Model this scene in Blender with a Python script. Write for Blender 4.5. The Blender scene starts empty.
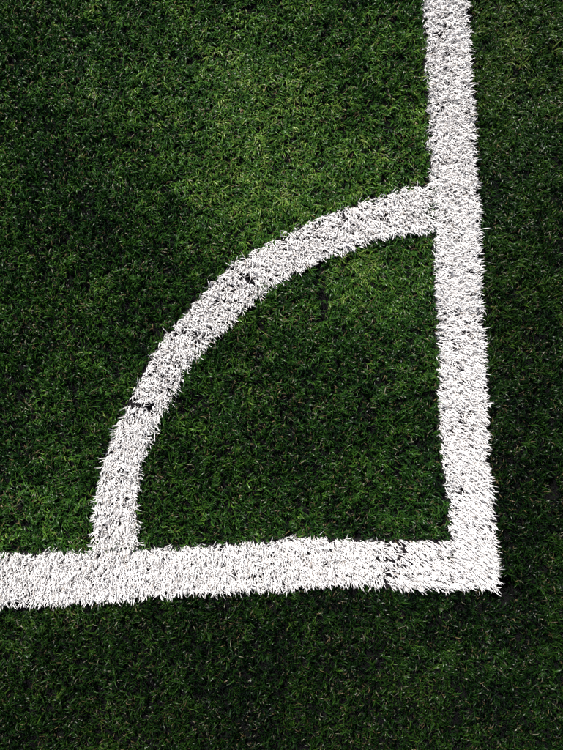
import bpy, math
import numpy as np

scene = bpy.context.scene
rng = np.random.default_rng(11)

# ------------------------------------------------------------------ camera
cam_data = bpy.data.cameras.new("camera")
cam = bpy.data.objects.new("camera", cam_data)
scene.collection.objects.link(cam)
cam.location = (-0.5098, 0.4153, 1.6815)
cam.rotation_euler = (0.0613, -0.0052, -0.0336)
cam_data.sensor_fit = 'VERTICAL'
cam_data.angle = math.radians(57)
cam_data.clip_start = 0.05
cam_data.clip_end = 500
scene.camera = cam

# ------------------------------------------------------------------ sky and sun
SUN_ELEV, SUN_AZ = math.radians(44), math.radians(-24)      # azimuth clockwise from +Y
world = bpy.data.worlds.new("World")
scene.world = world
world.use_nodes = True
wn = world.node_tree
bg = wn.nodes["Background"]
sky = wn.nodes.new("ShaderNodeTexSky")
sky.sky_type = 'NISHITA'
sky.sun_disc = False
sky.sun_elevation = SUN_ELEV
sky.sun_rotation = SUN_AZ
wn.links.new(sky.outputs[0], bg.inputs[0])
bg.inputs[1].default_value = 0.05

sun_data = bpy.data.lights.new("sun", 'SUN')
sun_data.energy = 5.0
sun_data.angle = math.radians(0.5)
sun_data.color = (1.0, 0.965, 0.92)
sun = bpy.data.objects.new("sun", sun_data)
scene.collection.objects.link(sun)
sun.rotation_euler = (math.pi / 2 - SUN_ELEV, 0, -SUN_AZ + math.pi)
sun.location = (-1, 2, 4)

vs = scene.view_settings
vs.view_transform = 'Standard'
vs.look = 'None'
vs.gamma = 1
vs.exposure = 1.05
vs.use_curve_mapping = False

# ------------------------------------------------------------------ materials
def new_mat(name):
    m = bpy.data.materials.new(name)
    m.use_nodes = True
    nt = m.node_tree
    return m, nt, nt.nodes["Principled BSDF"]

def blade_material(name, rough, spec, transl):
    m, nt, p = new_mat(name)
    at = nt.nodes.new("ShaderNodeAttribute")
    at.attribute_name = "blade_colour"
    p.inputs["Roughness"].default_value = rough
    p.inputs["Specular IOR Level"].default_value = spec
    nt.links.new(at.outputs["Color"], p.inputs["Base Color"])
    tr = nt.nodes.new("ShaderNodeBsdfTranslucent")
    nt.links.new(at.outputs["Color"], tr.inputs["Color"])
    mx = nt.nodes.new("ShaderNodeMixShader")
    mx.inputs[0].default_value = transl
    nt.links.new(p.outputs[0], mx.inputs[1])
    nt.links.new(tr.outputs[0], mx.inputs[2])
    nt.links.new(mx.outputs[0], nt.nodes["Material Output"].inputs["Surface"])
    return m

MAT_GREEN = blade_material("green_yarn", 0.36, 0.14, 0.02)
MAT_WHITE = blade_material("white_yarn", 0.5, 0.3, 0.10)

def infill_material():
    m, nt, p = new_mat("rubber_crumb")
    tc = nt.nodes.new("ShaderNodeTexCoord")
    vo = nt.nodes.new("ShaderNodeTexVoronoi"); vo.inputs["Scale"].default_value = 420
    nz = nt.nodes.new("ShaderNodeTexNoise"); nz.inputs["Scale"].default_value = 900
    nt.links.new(tc.outputs["Object"], vo.inputs["Vector"])
    nt.links.new(tc.outputs["Object"], nz.inputs["Vector"])
    cr = nt.nodes.new("ShaderNodeValToRGB")
    cr.color_ramp.elements[0].color = (0.002, 0.002, 0.0025, 1)
    cr.color_ramp.elements[1].color = (0.010, 0.009, 0.010, 1)
    nt.links.new(nz.outputs[0], cr.inputs[0])
    nt.links.new(cr.outputs[0], p.inputs["Base Color"])
    bp = nt.nodes.new("ShaderNodeBump"); bp.inputs["Strength"].default_value = 1.0; bp.inputs["Distance"].default_value = 0.005
    nt.links.new(vo.outputs["Distance"], bp.inputs["Height"])
    nt.links.new(bp.outputs[0], p.inputs["Normal"])
    p.inputs["Roughness"].default_value = 0.85
    p.inputs["Specular IOR Level"].default_value = 0.04
    return m
MAT_INFILL = infill_material()

def far_turf_material():
    m, nt, p = new_mat("distant_turf")
    tc = nt.nodes.new("ShaderNodeTexCoord")
    n1 = nt.nodes.new("ShaderNodeTexNoise"); n1.inputs["Scale"].default_value = 130; n1.inputs["Detail"].default_value = 6
    n2 = nt.nodes.new("ShaderNodeTexNoise"); n2.inputs["Scale"].default_value = 1.3; n2.inputs["Detail"].default_value = 4
    for n in (n1, n2):
        nt.links.new(tc.outputs["Object"], n.inputs["Vector"])
    c1 = nt.nodes.new("ShaderNodeValToRGB")
    c1.color_ramp.elements[0].position = 0.36; c1.color_ramp.elements[0].color = (0.006, 0.012, 0.006, 1)
    c1.color_ramp.elements[1].position = 0.66; c1.color_ramp.elements[1].color = (0.055, 0.115, 0.028, 1)
    nt.links.new(n1.outputs[0], c1.inputs[0])
    mx = nt.nodes.new("ShaderNodeMix"); mx.data_type = 'RGBA'; mx.blend_type = 'MULTIPLY'; mx.inputs[0].default_value = 0.5
    nt.links.new(c1.outputs[0], mx.inputs[6]); nt.links.new(n2.outputs[0], mx.inputs[7])
    nt.links.new(mx.outputs[2], p.inputs["Base Color"])
    bp = nt.nodes.new("ShaderNodeBump"); bp.inputs["Strength"].default_value = 1.0; bp.inputs["Distance"].default_value = 0.02
    nt.links.new(n1.outputs[0], bp.inputs["Height"]); nt.links.new(bp.outputs[0], p.inputs["Normal"])
    p.inputs["Roughness"].default_value = 0.7
    return m
MAT_FAR = far_turf_material()

def backing_material():
    m, nt, p = new_mat("white_strip_infill")
    tc = nt.nodes.new("ShaderNodeTexCoord")
    nz = nt.nodes.new("ShaderNodeTexNoise"); nz.inputs["Scale"].default_value = 500
    nt.links.new(tc.outputs["Object"], nz.inputs["Vector"])
    cr = nt.nodes.new("ShaderNodeValToRGB")
    cr.color_ramp.elements[0].color = (0.004, 0.0035, 0.0045, 1)
    cr.color_ramp.elements[1].color = (0.018, 0.015, 0.017, 1)
    nt.links.new(nz.outputs[0], cr.inputs[0]); nt.links.new(cr.outputs[0], p.inputs["Base Color"])
    p.inputs["Roughness"].default_value = 0.9
    p.inputs["Specular IOR Level"].default_value = 0.04
    return m
MAT_BACK = backing_material()

# ------------------------------------------------------------------ helpers
def mesh_obj(name, me, mat, parent=None, **props):
    me.materials.append(mat)
    o = bpy.data.objects.new(name, me)
    scene.collection.objects.link(o)
    o.parent = parent
    for k, v in props.items():
        o[k] = v
    return o

def vnoise(x, y, scale, seed):
    """smooth value noise in 0..1"""
    r = np.random.default_rng(seed).random((256, 256))
    u, v = x * scale + 1000, y * scale + 1000
    i, j = np.floor(u).astype(int), np.floor(v).astype(int)
    a, b = u - i, v - j
    a, b = a * a * (3 - 2 * a), b * b * (3 - 2 * b)
    g = lambda p, q: r[p % 256, q % 256]
    return (g(i, j) * (1 - a) + g(i + 1, j) * a) * (1 - b) + (g(i, j + 1) * (1 - a) + g(i + 1, j + 1) * a) * b

def fnoise(x, y, scale, seed):
    return 0.55 * vnoise(x, y, scale, seed) + 0.3 * vnoise(x, y, scale * 2.1, seed + 1) + 0.15 * vnoise(x, y, scale * 4.3, seed + 2)

def inside(poly, x, y):
    c = np.zeros(len(x), bool)
    n = len(poly)
    for k in range(n):
        x0, y0 = poly[k]; x1, y1 = poly[(k + 1) % n]
        if y0 == y1:
            continue
        c ^= ((y0 > y) != (y1 > y)) & (x < (x1 - x0) * (y - y0) / (y1 - y0) + x0)
    return c

def edge_dist(poly, x, y):
    d = np.full(len(x), 9.0)
    n = len(poly)
    for k in range(n):
        x0, y0 = poly[k]; x1, y1 = poly[(k + 1) % n]
        vx, vy = x1 - x0, y1 - y0
        L = vx * vx + vy * vy
        if L == 0:
            continue
        t = np.clip(((x - x0) * vx + (y - y0) * vy) / L, 0, 1)
        d = np.minimum(d, np.hypot(x - x0 - t * vx, y - y0 - t * vy))
    return d

def tuft_grid(x0, x1, y0, y1, step):
    gx, gy = np.meshgrid(np.arange(x0, x1, step), np.arange(y0, y1, step))
    gx = gx.ravel() + rng.uniform(-.5, .5, gx.size) * step
    gy = gy.ravel() + rng.uniform(-.5, .5, gy.size) * step
    return gx, gy

def blades_mesh(name, x, y, z, az, th, curl, length, width, twist, sway, col, stations=(0, .5, .78, 1.0)):
    """One curved tapering ribbon per root: vertices in pairs, a single vertex at the tip."""
    n = len(x)
    S = len(stations)
    P = np.zeros((n, S, 3))
    P[:, 0] = np.stack([x, y, z], 1)
    for k in range(1, S):
        ds = (stations[k] - stations[k - 1]) * length
        sm = (stations[k] + stations[k - 1]) / 2
        t = np.clip(th + curl * 1.35 * sm ** 2, 0, 2.0)
        a = az + sway * sm
        P[:, k] = P[:, k - 1] + np.stack([np.sin(t) * np.cos(a) * ds, np.sin(t) * np.sin(a) * ds, np.cos(t) * ds], 1)
    P[:, 1:, 2] = np.maximum(P[:, 1:, 2], z[:, None] + 0.003)
    wa = az + math.pi / 2 + twist * 0.5
    dirw = np.stack([np.cos(wa), np.sin(wa), np.sin(twist) * 0.7], 1)
    dirw /= np.linalg.norm(dirw, axis=1)[:, None]
    taper = [1.0, 1.0, 0.82, 0.0] if S == 4 else [1.0, 0.9, 0.0]
    nv = 2 * (S - 1) + 1
    V = np.zeros((n, nv, 3))
    for k in range(S - 1):
        off = dirw * (width * taper[k] / 2)[:, None]
        V[:, 2 * k] = P[:, k] - off
        V[:, 2 * k + 1] = P[:, k] + off
    V[:, nv - 1] = P[:, S - 1]
    base = (np.arange(n) * nv)[:, None]
    quads = [[2 * k, 2 * k + 1, 2 * k + 3, 2 * k + 2] for k in range(S - 2)]
    pat = np.array(sum(quads, []) + [nv - 3, nv - 2, nv - 1])
    loops = (base + pat[None]).ravel().astype(np.int32)
    tot = np.tile(np.array([4] * (S - 2) + [3]), n)
    starts = np.concatenate([[0], np.cumsum(tot)[:-1]]).astype(np.int32)
    me = bpy.data.meshes.new(name)
    me.vertices.add(n * nv)
    me.vertices.foreach_set("co", V.astype(np.float32).ravel())
    me.loops.add(len(loops))
    me.loops.foreach_set("vertex_index", loops)
    me.polygons.add(len(tot))
    me.polygons.foreach_set("loop_start", starts)
    me.polygons.foreach_set("use_smooth", np.ones(len(tot), bool))
    me.update(calc_edges=True)
    at = me.attributes.new("blade_colour", 'FLOAT_COLOR', 'POINT')
    c4 = np.ones((n, nv, 4), np.float32)
    c4[:, :, :3] = col[:, None, :]
    at.data.foreach_set("color", c4.ravel())
    return me

# ------------------------------------------------------------------ plan of the corner (metres, outer corner at the origin)
touch_R = [(0.000, 2.50), (-0.001, 1.44), (0.001, 1.182), (0.000, 1.056), (0.002, .930), (-.004, .683), (-.004, .561), (-.008, .320), (-.001, .201), (0.000, .025), (-.004, -.008)]
touch_L = [(-.115, 2.50), (-.113, 1.442), (-.115, 1.186), (-.118, 1.060), (-.115, .984), (-.116, .810), (-.119, .687), (-.120, .565), (-.123, .444), (-.123, .324), (-.111, .205), (-.109, .118), (-.112, -.010)]
goal_B = [(-2.35, -.006), (-1.179, -.004), (-1.062, -.008), (-.944, -.008), (-.826, .001), (-.743, -.002), (-.542, .006), (-.447, .010), (-.353, .011), (-.258, -.001), (-.112, -.010)]
goal_T = [(-2.35, .115), (-1.178, .117), (-1.107, .115), (-.989, .117), (-.800, .118), (-.681, .119), (-.562, .126), (-.443, .129), (-.372, .122), (-.253, .113), (-.109, .110)]
arc_O = [(-.963, .117), (-.956, .234), (-.941, .304), (-.926, .351), (-.908, .399), (-.866, .478), (-.836, .540), (-.801, .600), (-.739, .671), (-.689, .725), (-.634, .777), (-.589, .818), (-.534, .841), (-.465, .878), (-.366, .920), (-.241, .958), (-.179, .976), (-.117, .984)]
arc_I = [(-.854, .118), (-.859, .207), (-.843, .301), (-.818, .372), (-.785, .430), (-.758, .477), (-.717, .556), (-.678, .596), (-.613, .647), (-.551, .708), (-.526, .732), (-.469, .760), (-.370, .806), (-.271, .840), (-.197, .855), (-.116, .856)]

def clip_y(side, ya, yb):
    """points of a descending-y edge between ya (top) and yb (bottom)"""
    ys = [p[1] for p in side][::-1]; xs = [p[0] for p in side][::-1]
    f = lambda q: (float(np.interp(q, ys, xs)), q)
    return [f(ya)] + [p for p in side if yb < p[1] < ya] + [f(yb)]

def clip_x(side, xa, xb):
    xs = [p[0] for p in side]; ys = [p[1] for p in side]
    f = lambda q: (q, float(np.interp(q, xs, ys)))
    return [f(xa)] + [p for p in side if xa < p[0] < xb] + [f(xb)]

touch_poly = touch_R + touch_L[::-1]
goal_poly = goal_B + goal_T[::-1]
arc_poly = arc_O + arc_I[::-1]
line_polys = [touch_poly, goal_poly, arc_poly]

TOUCH = [clip_y(touch_R, 2.50, .955) + clip_y(touch_L, 2.50, .955)[::-1],
         clip_y(touch_R, .952, .232) + clip_y(touch_L, .952, .222)[::-1],
         clip_y(touch_R, .229, -.008) + clip_y(touch_L, .219, -.010)[::-1]]
GOAL = [clip_x(goal_B, -2.35, -.272) + clip_x(goal_T, -2.35, -.262)[::-1],
        clip_x(goal_B, -.268, -.113) + clip_x(goal_T, -.258, -.110)[::-1]]
ARC = [arc_O[:5] + [(-.869, .4725)] + [(-.789, .4245)] + arc_I[:4][::-1],
       [(-.864, .481)] + arc_O[6:11] + [(-.591, .816)] + [(-.554, .706)] + arc_I[5:9][::-1] + [(-.783, .4335)],
       [(-.585, .820)] + arc_O[12:] + arc_I[9:][::-1] + [(-.548, .712)]]

# the outlines again, run on under the strips they butt against
touch_open = touch_poly
goal_open = goal_B + [(-.05, -.010), (-.05, .110)] + goal_T[::-1]
arc_open = [(-.963, .08)] + arc_O + [(-.08, .984), (-.08, .856)] + arc_I[::-1] + [(-.854, .08)]

# ------------------------------------------------------------------ ground
X0, X1, Y0, Y1 = -1.32, 0.37, -0.51, 1.62            # fully dense pile
RX0, RX1, RY0, RY1 = -2.3, 1.3, -1.45, 2.45           # lighter pile round it

me = bpy.data.meshes.new("ground")
me.from_pydata([(-60, -60, -.10), (60, -60, -.10), (60, 60, -.10), (-60, 60, -.10)], [], [(0, 1, 2, 3)])
ground = mesh_obj("ground", me, MAT_FAR, kind="structure")

def blob(x, y, cx, cy, rx, ry, rot=0):
    c, s = math.cos(rot), math.sin(rot)
    u, v = (x - cx) * c + (y - cy) * s, -(x - cx) * s + (y - cy) * c
    return np.exp(-(u / rx) ** 2 - (v / ry) ** 2)

def infill_height(x, y):
    hole = .080 * np.clip(3.0 * blob(x, y, .010, -.012, .024, .019, -.5), 0, 1) + .03 * np.clip(2 * blob(x, y, .147, .225, .012, .02), 0, 1)
    return -.007 + 0.004 * (fnoise(x, y, 9, 41) - .5) + 0.003 * (vnoise(x, y, 60, 44) - .5) - hole

lx = np.concatenate([np.linspace(RX0 - .05, -.06, 200), np.linspace(-.057, .20, 90), np.linspace(.21, RX1 + .05, 90)])
ly = np.concatenate([np.linspace(RY0 - .05, -.08, 110), np.linspace(-.077, .29, 130), np.linspace(.30, RY1 + .05, 190)])
nx, ny = len(lx), len(ly)
gx, gy = np.meshgrid(lx, ly)
gz = infill_height(gx.ravel(), gy.ravel())
idx = np.arange(nx * ny).reshape(ny, nx)
F = np.stack([idx[:-1, :-1], idx[:-1, 1:], idx[1:, 1:], idx[1:, :-1]], -1).reshape(-1, 4)
me = bpy.data.meshes.new("rubber_infill")
me.from_pydata(np.stack([gx.ravel(), gy.ravel(), gz], 1).tolist(), [], F.tolist())
infill = mesh_obj("rubber_infill", me, MAT_INFILL, kind="stuff", label="black rubber crumb filling between the turf blades")

# ------------------------------------------------------------------ green pile
GREENS = np.array([(.009, .033, .005), (.023, .068, .008), (.058, .124, .014), (.118, .165, .034), (.004, .011, .005)])
TANS = np.array([(.125, .092, .040), (.080, .058, .030), (.17, .165, .11)])

def green_blades(name, gx, gy, per, nap, lay, lscale, wscale, seed, shade_tone, stations=(0, .5, .78, 1.0)):
    """gx, gy tufts; nap: direction the pile leans; lay 0 (upright) .. 1 (flattened)"""
    r = np.random.default_rng(seed)
    n = len(gx)
    t_az = nap + r.normal(0, .75, n)
    t_col = r.random(n)
    t_len = r.normal(1, .19, n)
    rep = lambda a: np.repeat(a, per)
    m = n * per
    x = rep(gx) + r.normal(0, .0021, m); y = rep(gy) + r.normal(0, .0021, m)
    z = infill_height(x, y) - .002
    lay_b = rep(lay)
    az = rep(t_az) + r.normal(0, .8, m)
    th = np.clip(np.abs(r.normal(.10, .17, m)) + .30 * lay_b, .0, 1.2)
    curl = np.clip(r.normal(1.15, .55, m) + .7 * lay_b, 0, 2.4)
    length = np.clip(.0235 * rep(t_len) * r.normal(1, .25, m), .010, .040) * lscale
    width = r.uniform(.0013, .0023, m) * wscale
    twist = r.normal(0, .7, m)
    sway = r.normal(0, 1.1, m)
    # yarn colours: lighter and darker greens by tuft, a few curled straw-coloured thatch yarns
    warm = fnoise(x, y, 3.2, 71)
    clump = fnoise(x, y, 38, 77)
    w = np.clip(.38 * rep(t_col) + .30 * r.random(m) + .5 * (warm - .5) + .7 * (clump - .5) + .19 + .22 * (lay_b - .4), 0, .999)  # lay term paints bright patches lighter and shaded ones darker
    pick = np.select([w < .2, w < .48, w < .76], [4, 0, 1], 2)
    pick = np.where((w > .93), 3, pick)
    col = GREENS[pick] * r.uniform(.75, 1.25, m)[:, None] * shade_tone  # zone factor darkens the yarns in place of shade
    tan = r.random(m) < .065 + .07 * (vnoise(x, y, 25, 79) > .6)
    col[tan] = TANS[r.integers(0, 3, tan.sum())] * r.uniform(.6, 1.1, tan.sum())[:, None] * math.sqrt(shade_tone)
    curl[tan] += .5
    length[tan] *= .85
    return blades_mesh(name, x, y, z, az, th, curl, length, width, twist, sway, col, stations)

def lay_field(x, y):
    """how far the pile has been trodden flat; also puts lit patches into its colour"""
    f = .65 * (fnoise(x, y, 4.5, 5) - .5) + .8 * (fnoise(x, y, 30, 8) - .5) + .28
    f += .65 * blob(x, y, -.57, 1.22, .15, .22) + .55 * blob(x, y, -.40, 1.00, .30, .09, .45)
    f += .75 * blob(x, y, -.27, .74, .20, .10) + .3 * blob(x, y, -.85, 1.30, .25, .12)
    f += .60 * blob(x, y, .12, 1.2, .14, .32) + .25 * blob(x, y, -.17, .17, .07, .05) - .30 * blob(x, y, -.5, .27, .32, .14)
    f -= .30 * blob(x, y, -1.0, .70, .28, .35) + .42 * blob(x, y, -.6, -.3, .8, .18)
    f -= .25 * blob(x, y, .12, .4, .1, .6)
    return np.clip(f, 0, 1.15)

def density_field(x, y):
    """share of tufts kept: worn spots, the cut slit and the joint lines show the infill"""
    k = .93 - .6 * np.clip((fnoise(x, y, 75, 95) - .52) * 7, 0, 1)
    k *= 1 - .97 * np.clip(2.6 * blob(x, y, .011, -.013, .023, .018, -.5), 0, 1)
    k *= 1 - .9 * blob(x, y, .147, .225, .016, .03)
    k *= 1 - .7 * blob(x, y, .045, .95, .018, .05)
    slit = (np.abs(x + .392 - .004 * np.sin(y * 40)) < .012) & (y > .66) & (y < .80)
    k = np.where(slit, .03, k)
    k *= np.where((np.abs(x + .215 - .006 * np.sin(y * 31)) < .012) & (y > 1.08) & (y < 1.34), .45, 1.0)
    return k

def green_zone(x, y):
    """0 pitch, 1 quarter circle, 2 surround; joints left open beside the white strips"""
    zone = np.where((x > -.06) | (y < .06), 2, np.where(np.hypot(x, y) < .94, 1, 0))
    ok = np.ones(len(x), bool)
    near = (x > -2.8) & (x < .06)
    for poly in line_polys:
        d = edge_dist(poly, x[near], y[near])
        gap = np.where(zone[near] == 2, .006, -.004)
        ins = inside(poly, x[near], y[near])
        ok[near] &= ~(np.where(ins, -d, d) < gap)
    return zone, ok

def nap_field(x, y, lay, nap0):
    """trodden pile lies the roll's way, the rest still stands brushed up the other way"""
    k = np.clip((.55 - lay) / .4, 0, 1)
    return nap0 + k * D(150) + 1.6 * (fnoise(x, y, 2.6, 17) - .5)

D = math.radians
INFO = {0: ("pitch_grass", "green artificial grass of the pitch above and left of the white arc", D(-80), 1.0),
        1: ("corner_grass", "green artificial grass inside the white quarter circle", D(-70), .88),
        2: ("surround_grass", "green artificial grass outside the two straight white lines, shade painted into its colour", D(-40), .50)}  # last factor per zone paints edge darkening into the yarn colour

gx, gy = tuft_grid(X0, X1, Y0, Y1, .0072)
zone, ok = green_zone(gx, gy)
ok &= rng.random(len(gx)) < density_field(gx, gy)
gx, gy, zone = gx[ok], gy[ok], zone[ok]
hx, hy = tuft_grid(RX0, RX1, RY0, RY1, .0180)
keep = ~((hx > X0) & (hx < X1) & (hy > Y0) & (hy < Y1))
hx, hy = hx[keep], hy[keep]
hzone, hok = green_zone(hx, hy)
hx, hy, hzone = hx[hok], hy[hok], hzone[hok]

for zid, (nm, lab, nap0, shade_tone) in INFO.items():
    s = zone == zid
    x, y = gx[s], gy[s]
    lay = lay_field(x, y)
    me = green_blades(nm, x, y, 6, nap_field(x, y, lay, nap0), lay, 1.0, 1.0, 100 + zid, shade_tone)
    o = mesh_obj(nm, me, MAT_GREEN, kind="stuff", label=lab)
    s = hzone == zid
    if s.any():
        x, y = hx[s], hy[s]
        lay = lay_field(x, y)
        me = green_blades("outer_grass", x, y, 5, nap_field(x, y, lay, nap0), lay, 1.15, 1.7, 200 + zid, shade_tone, (0, .55, 1.0))
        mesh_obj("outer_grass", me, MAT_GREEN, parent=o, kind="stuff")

# loose rubber crumbs lying on the infill and caught in the pile
def crumbs():
    n = 26000
    x, y = rng.uniform(X0, X1, n * 3), rng.uniform(Y0, Y1, n * 3)
    w = 1.15 - density_field(x, y)
    k = np.argsort(-(w + .9 * rng.random(n * 3)))[:n]
    x, y = x[k], y[k]
    size = rng.uniform(.0007, .0016, n)
    z = infill_height(x, y) + size * .6 + np.where(rng.random(n) < .12, rng.uniform(0, .012, n), 0)
    octa = np.array([(1, 0, 0), (0, 1, 0), (-1, 0, 0), (0, -1, 0), (0, 0, 1), (0, 0, -1)], float)
    V = octa[None] * size[:, None, None] * rng.uniform(.55, 1.3, (n, 6, 1))
    a = rng.uniform(0, 6.28, n)
    c, s = np.cos(a)[:, None], np.sin(a)[:, None]
    V = np.stack([V[..., 0] * c - V[..., 1] * s, V[..., 0] * s + V[..., 1] * c, V[..., 2]], -1) + np.stack([x, y, z], 1)[:, None]
    f = np.array([0, 1, 4, 1, 2, 4, 2, 3, 4, 3, 0, 4, 1, 0, 5, 2, 1, 5, 3, 2, 5, 0, 3, 5])
    loops = ((np.arange(n) * 6)[:, None] + f[None]).ravel().astype(np.int32)
    me = bpy.data.meshes.new("crumb")
    me.vertices.add(n * 6); me.vertices.foreach_set("co", V.astype(np.float32).ravel())
    me.loops.add(len(loops)); me.loops.foreach_set("vertex_index", loops)
    me.polygons.add(n * 8); me.polygons.foreach_set("loop_start", np.arange(0, len(loops), 3, dtype=np.int32))
    me.update(calc_edges=True)
    return me
mesh_obj("crumb", crumbs(), MAT_INFILL, parent=infill, kind="stuff")

# ------------------------------------------------------------------ white turf lines
def strip(parent, line, poly, seed, nap, spread=1.0, sparse=0.0, lean=.55):
    """a cut strip of white turf: its backing sheet and the pile standing on it"""
    r = np.random.default_rng(seed)
    n = len(poly)
    b = [(px, py, -.002) for px, py in poly] + [(px, py, -.010) for px, py in poly]
    me = bpy.data.meshes.new("turf_strip")
    area = sum(poly[k][0] * poly[(k + 1) % n][1] - poly[(k + 1) % n][0] * poly[k][1] for k in range(n))
    top = list(range(n)) if area > 0 else list(range(n))[::-1]
    me.from_pydata(b, [], [top] + [(k, (k + 1) % n, (k + 1) % n + n, k + n) for k in range(n)])
    st = mesh_obj("turf_strip", me, MAT_BACK, parent=parent)
    xs, ys = [p[0] for p in poly], [p[1] for p in poly]
    tx, ty = tuft_grid(min(xs), max(xs), min(ys), max(ys), .0060)
    ok = inside(poly, tx, ty)
    ok[ok] &= edge_dist(line, tx[ok], ty[ok]) > .0015 + .004 * vnoise(tx[ok], ty[ok], 30, 350 + seed)
    wear = np.clip((fnoise(tx, ty, 13, 300 + seed) - .56) * 5, 0, 1)
    # scuffed spots where the pile has thinned
    worn = .45 * blob(tx, ty, -.265, .06, .025, .06) + .55 * blob(tx, ty, -.245, .905, .022, .010) + .5 * blob(tx, ty, -.09, .215, .02, .012) \
        + .3 * blob(tx, ty, -.70, .62, .03, .02) + .35 * blob(tx, ty, -.06, .40, .03, .02)
    ok &= r.random(len(tx)) > (.09 + worn + sparse + .22 * wear + .45 * np.clip((vnoise(tx, ty, 120, 320 + seed) - .66) * 8, 0, 1))
    tx, ty = tx[ok], ty[ok]
    per = 5
    t_az = nap + 1.2 * (fnoise(tx, ty, 6, 310 + seed) - .5) + r.normal(0, .42 * spread, len(tx))
    m = len(tx) * per
    x = np.repeat(tx, per) + r.normal(0, .0022, m); y = np.repeat(ty, per) + r.normal(0, .0022, m)
    z = np.full(m, -.003)
    az = np.repeat(t_az, per) + r.normal(0, .42 * spread, m)
    th = np.clip(np.abs(r.normal(lean * .75, .24, m)), .0, 1.2)
    curl = np.clip(r.normal(.8, .45, m), 0, 1.9)
    length = np.clip(.0240 * r.normal(1, .18, m), .013, .033)
    width = r.uniform(.0011, .0019, m)
    col = np.array([.80, .775, .76])[None] * (1 - .42 * r.random(m) ** 3)[:, None]
    dirt = r.random(m) < .03
    col[dirt] *= np.array([.55, .5, .45])
    me = blades_mesh("pile", x, y, z, az, th, curl, length, width, r.normal(0, .55, m), r.normal(0, .5, m), col)
    mesh_obj("pile", me, MAT_WHITE, parent=st, kind="stuff")
    return st

def thing(name, label, cat):
    o = bpy.data.objects.new(name, None)
    o.empty_display_size = .1
    scene.collection.objects.link(o)
    o["label"] = label
    o["category"] = cat
    o["group"] = "white turf lines of the pitch corner"
    return o

touch = thing("touch_line", "straight white turf line running up the right side to the top edge", "pitch line")
strip(touch, touch_open, TOUCH[0], 1, D(-50), 1.7, .0, .4)
strip(touch, touch_open, TOUCH[1], 2, D(-25), 1.2, .02, .5)
strip(touch, touch_open, TOUCH[2], 3, D(-32), .75, .0, .7)
goal = thing("goal_line", "straight white turf line running across the bottom to the left edge", "pitch line")
strip(goal, goal_open, GOAL[0], 4, D(-75), 1.6, .0, .45)
strip(goal, goal_open, GOAL[1], 5, D(-42), .7, .12, .6)
arc = thing("corner_arc", "curved white quarter circle of turf joining the two straight lines", "pitch line")
strip(arc, arc_open, ARC[0], 6, D(-60), 1.8, .0, .4)
strip(arc, arc_open, ARC[1], 7, D(-50), 1.6, .02, .4)
strip(arc, arc_open, ARC[2], 8, D(-70), 1.3, .0, .5)
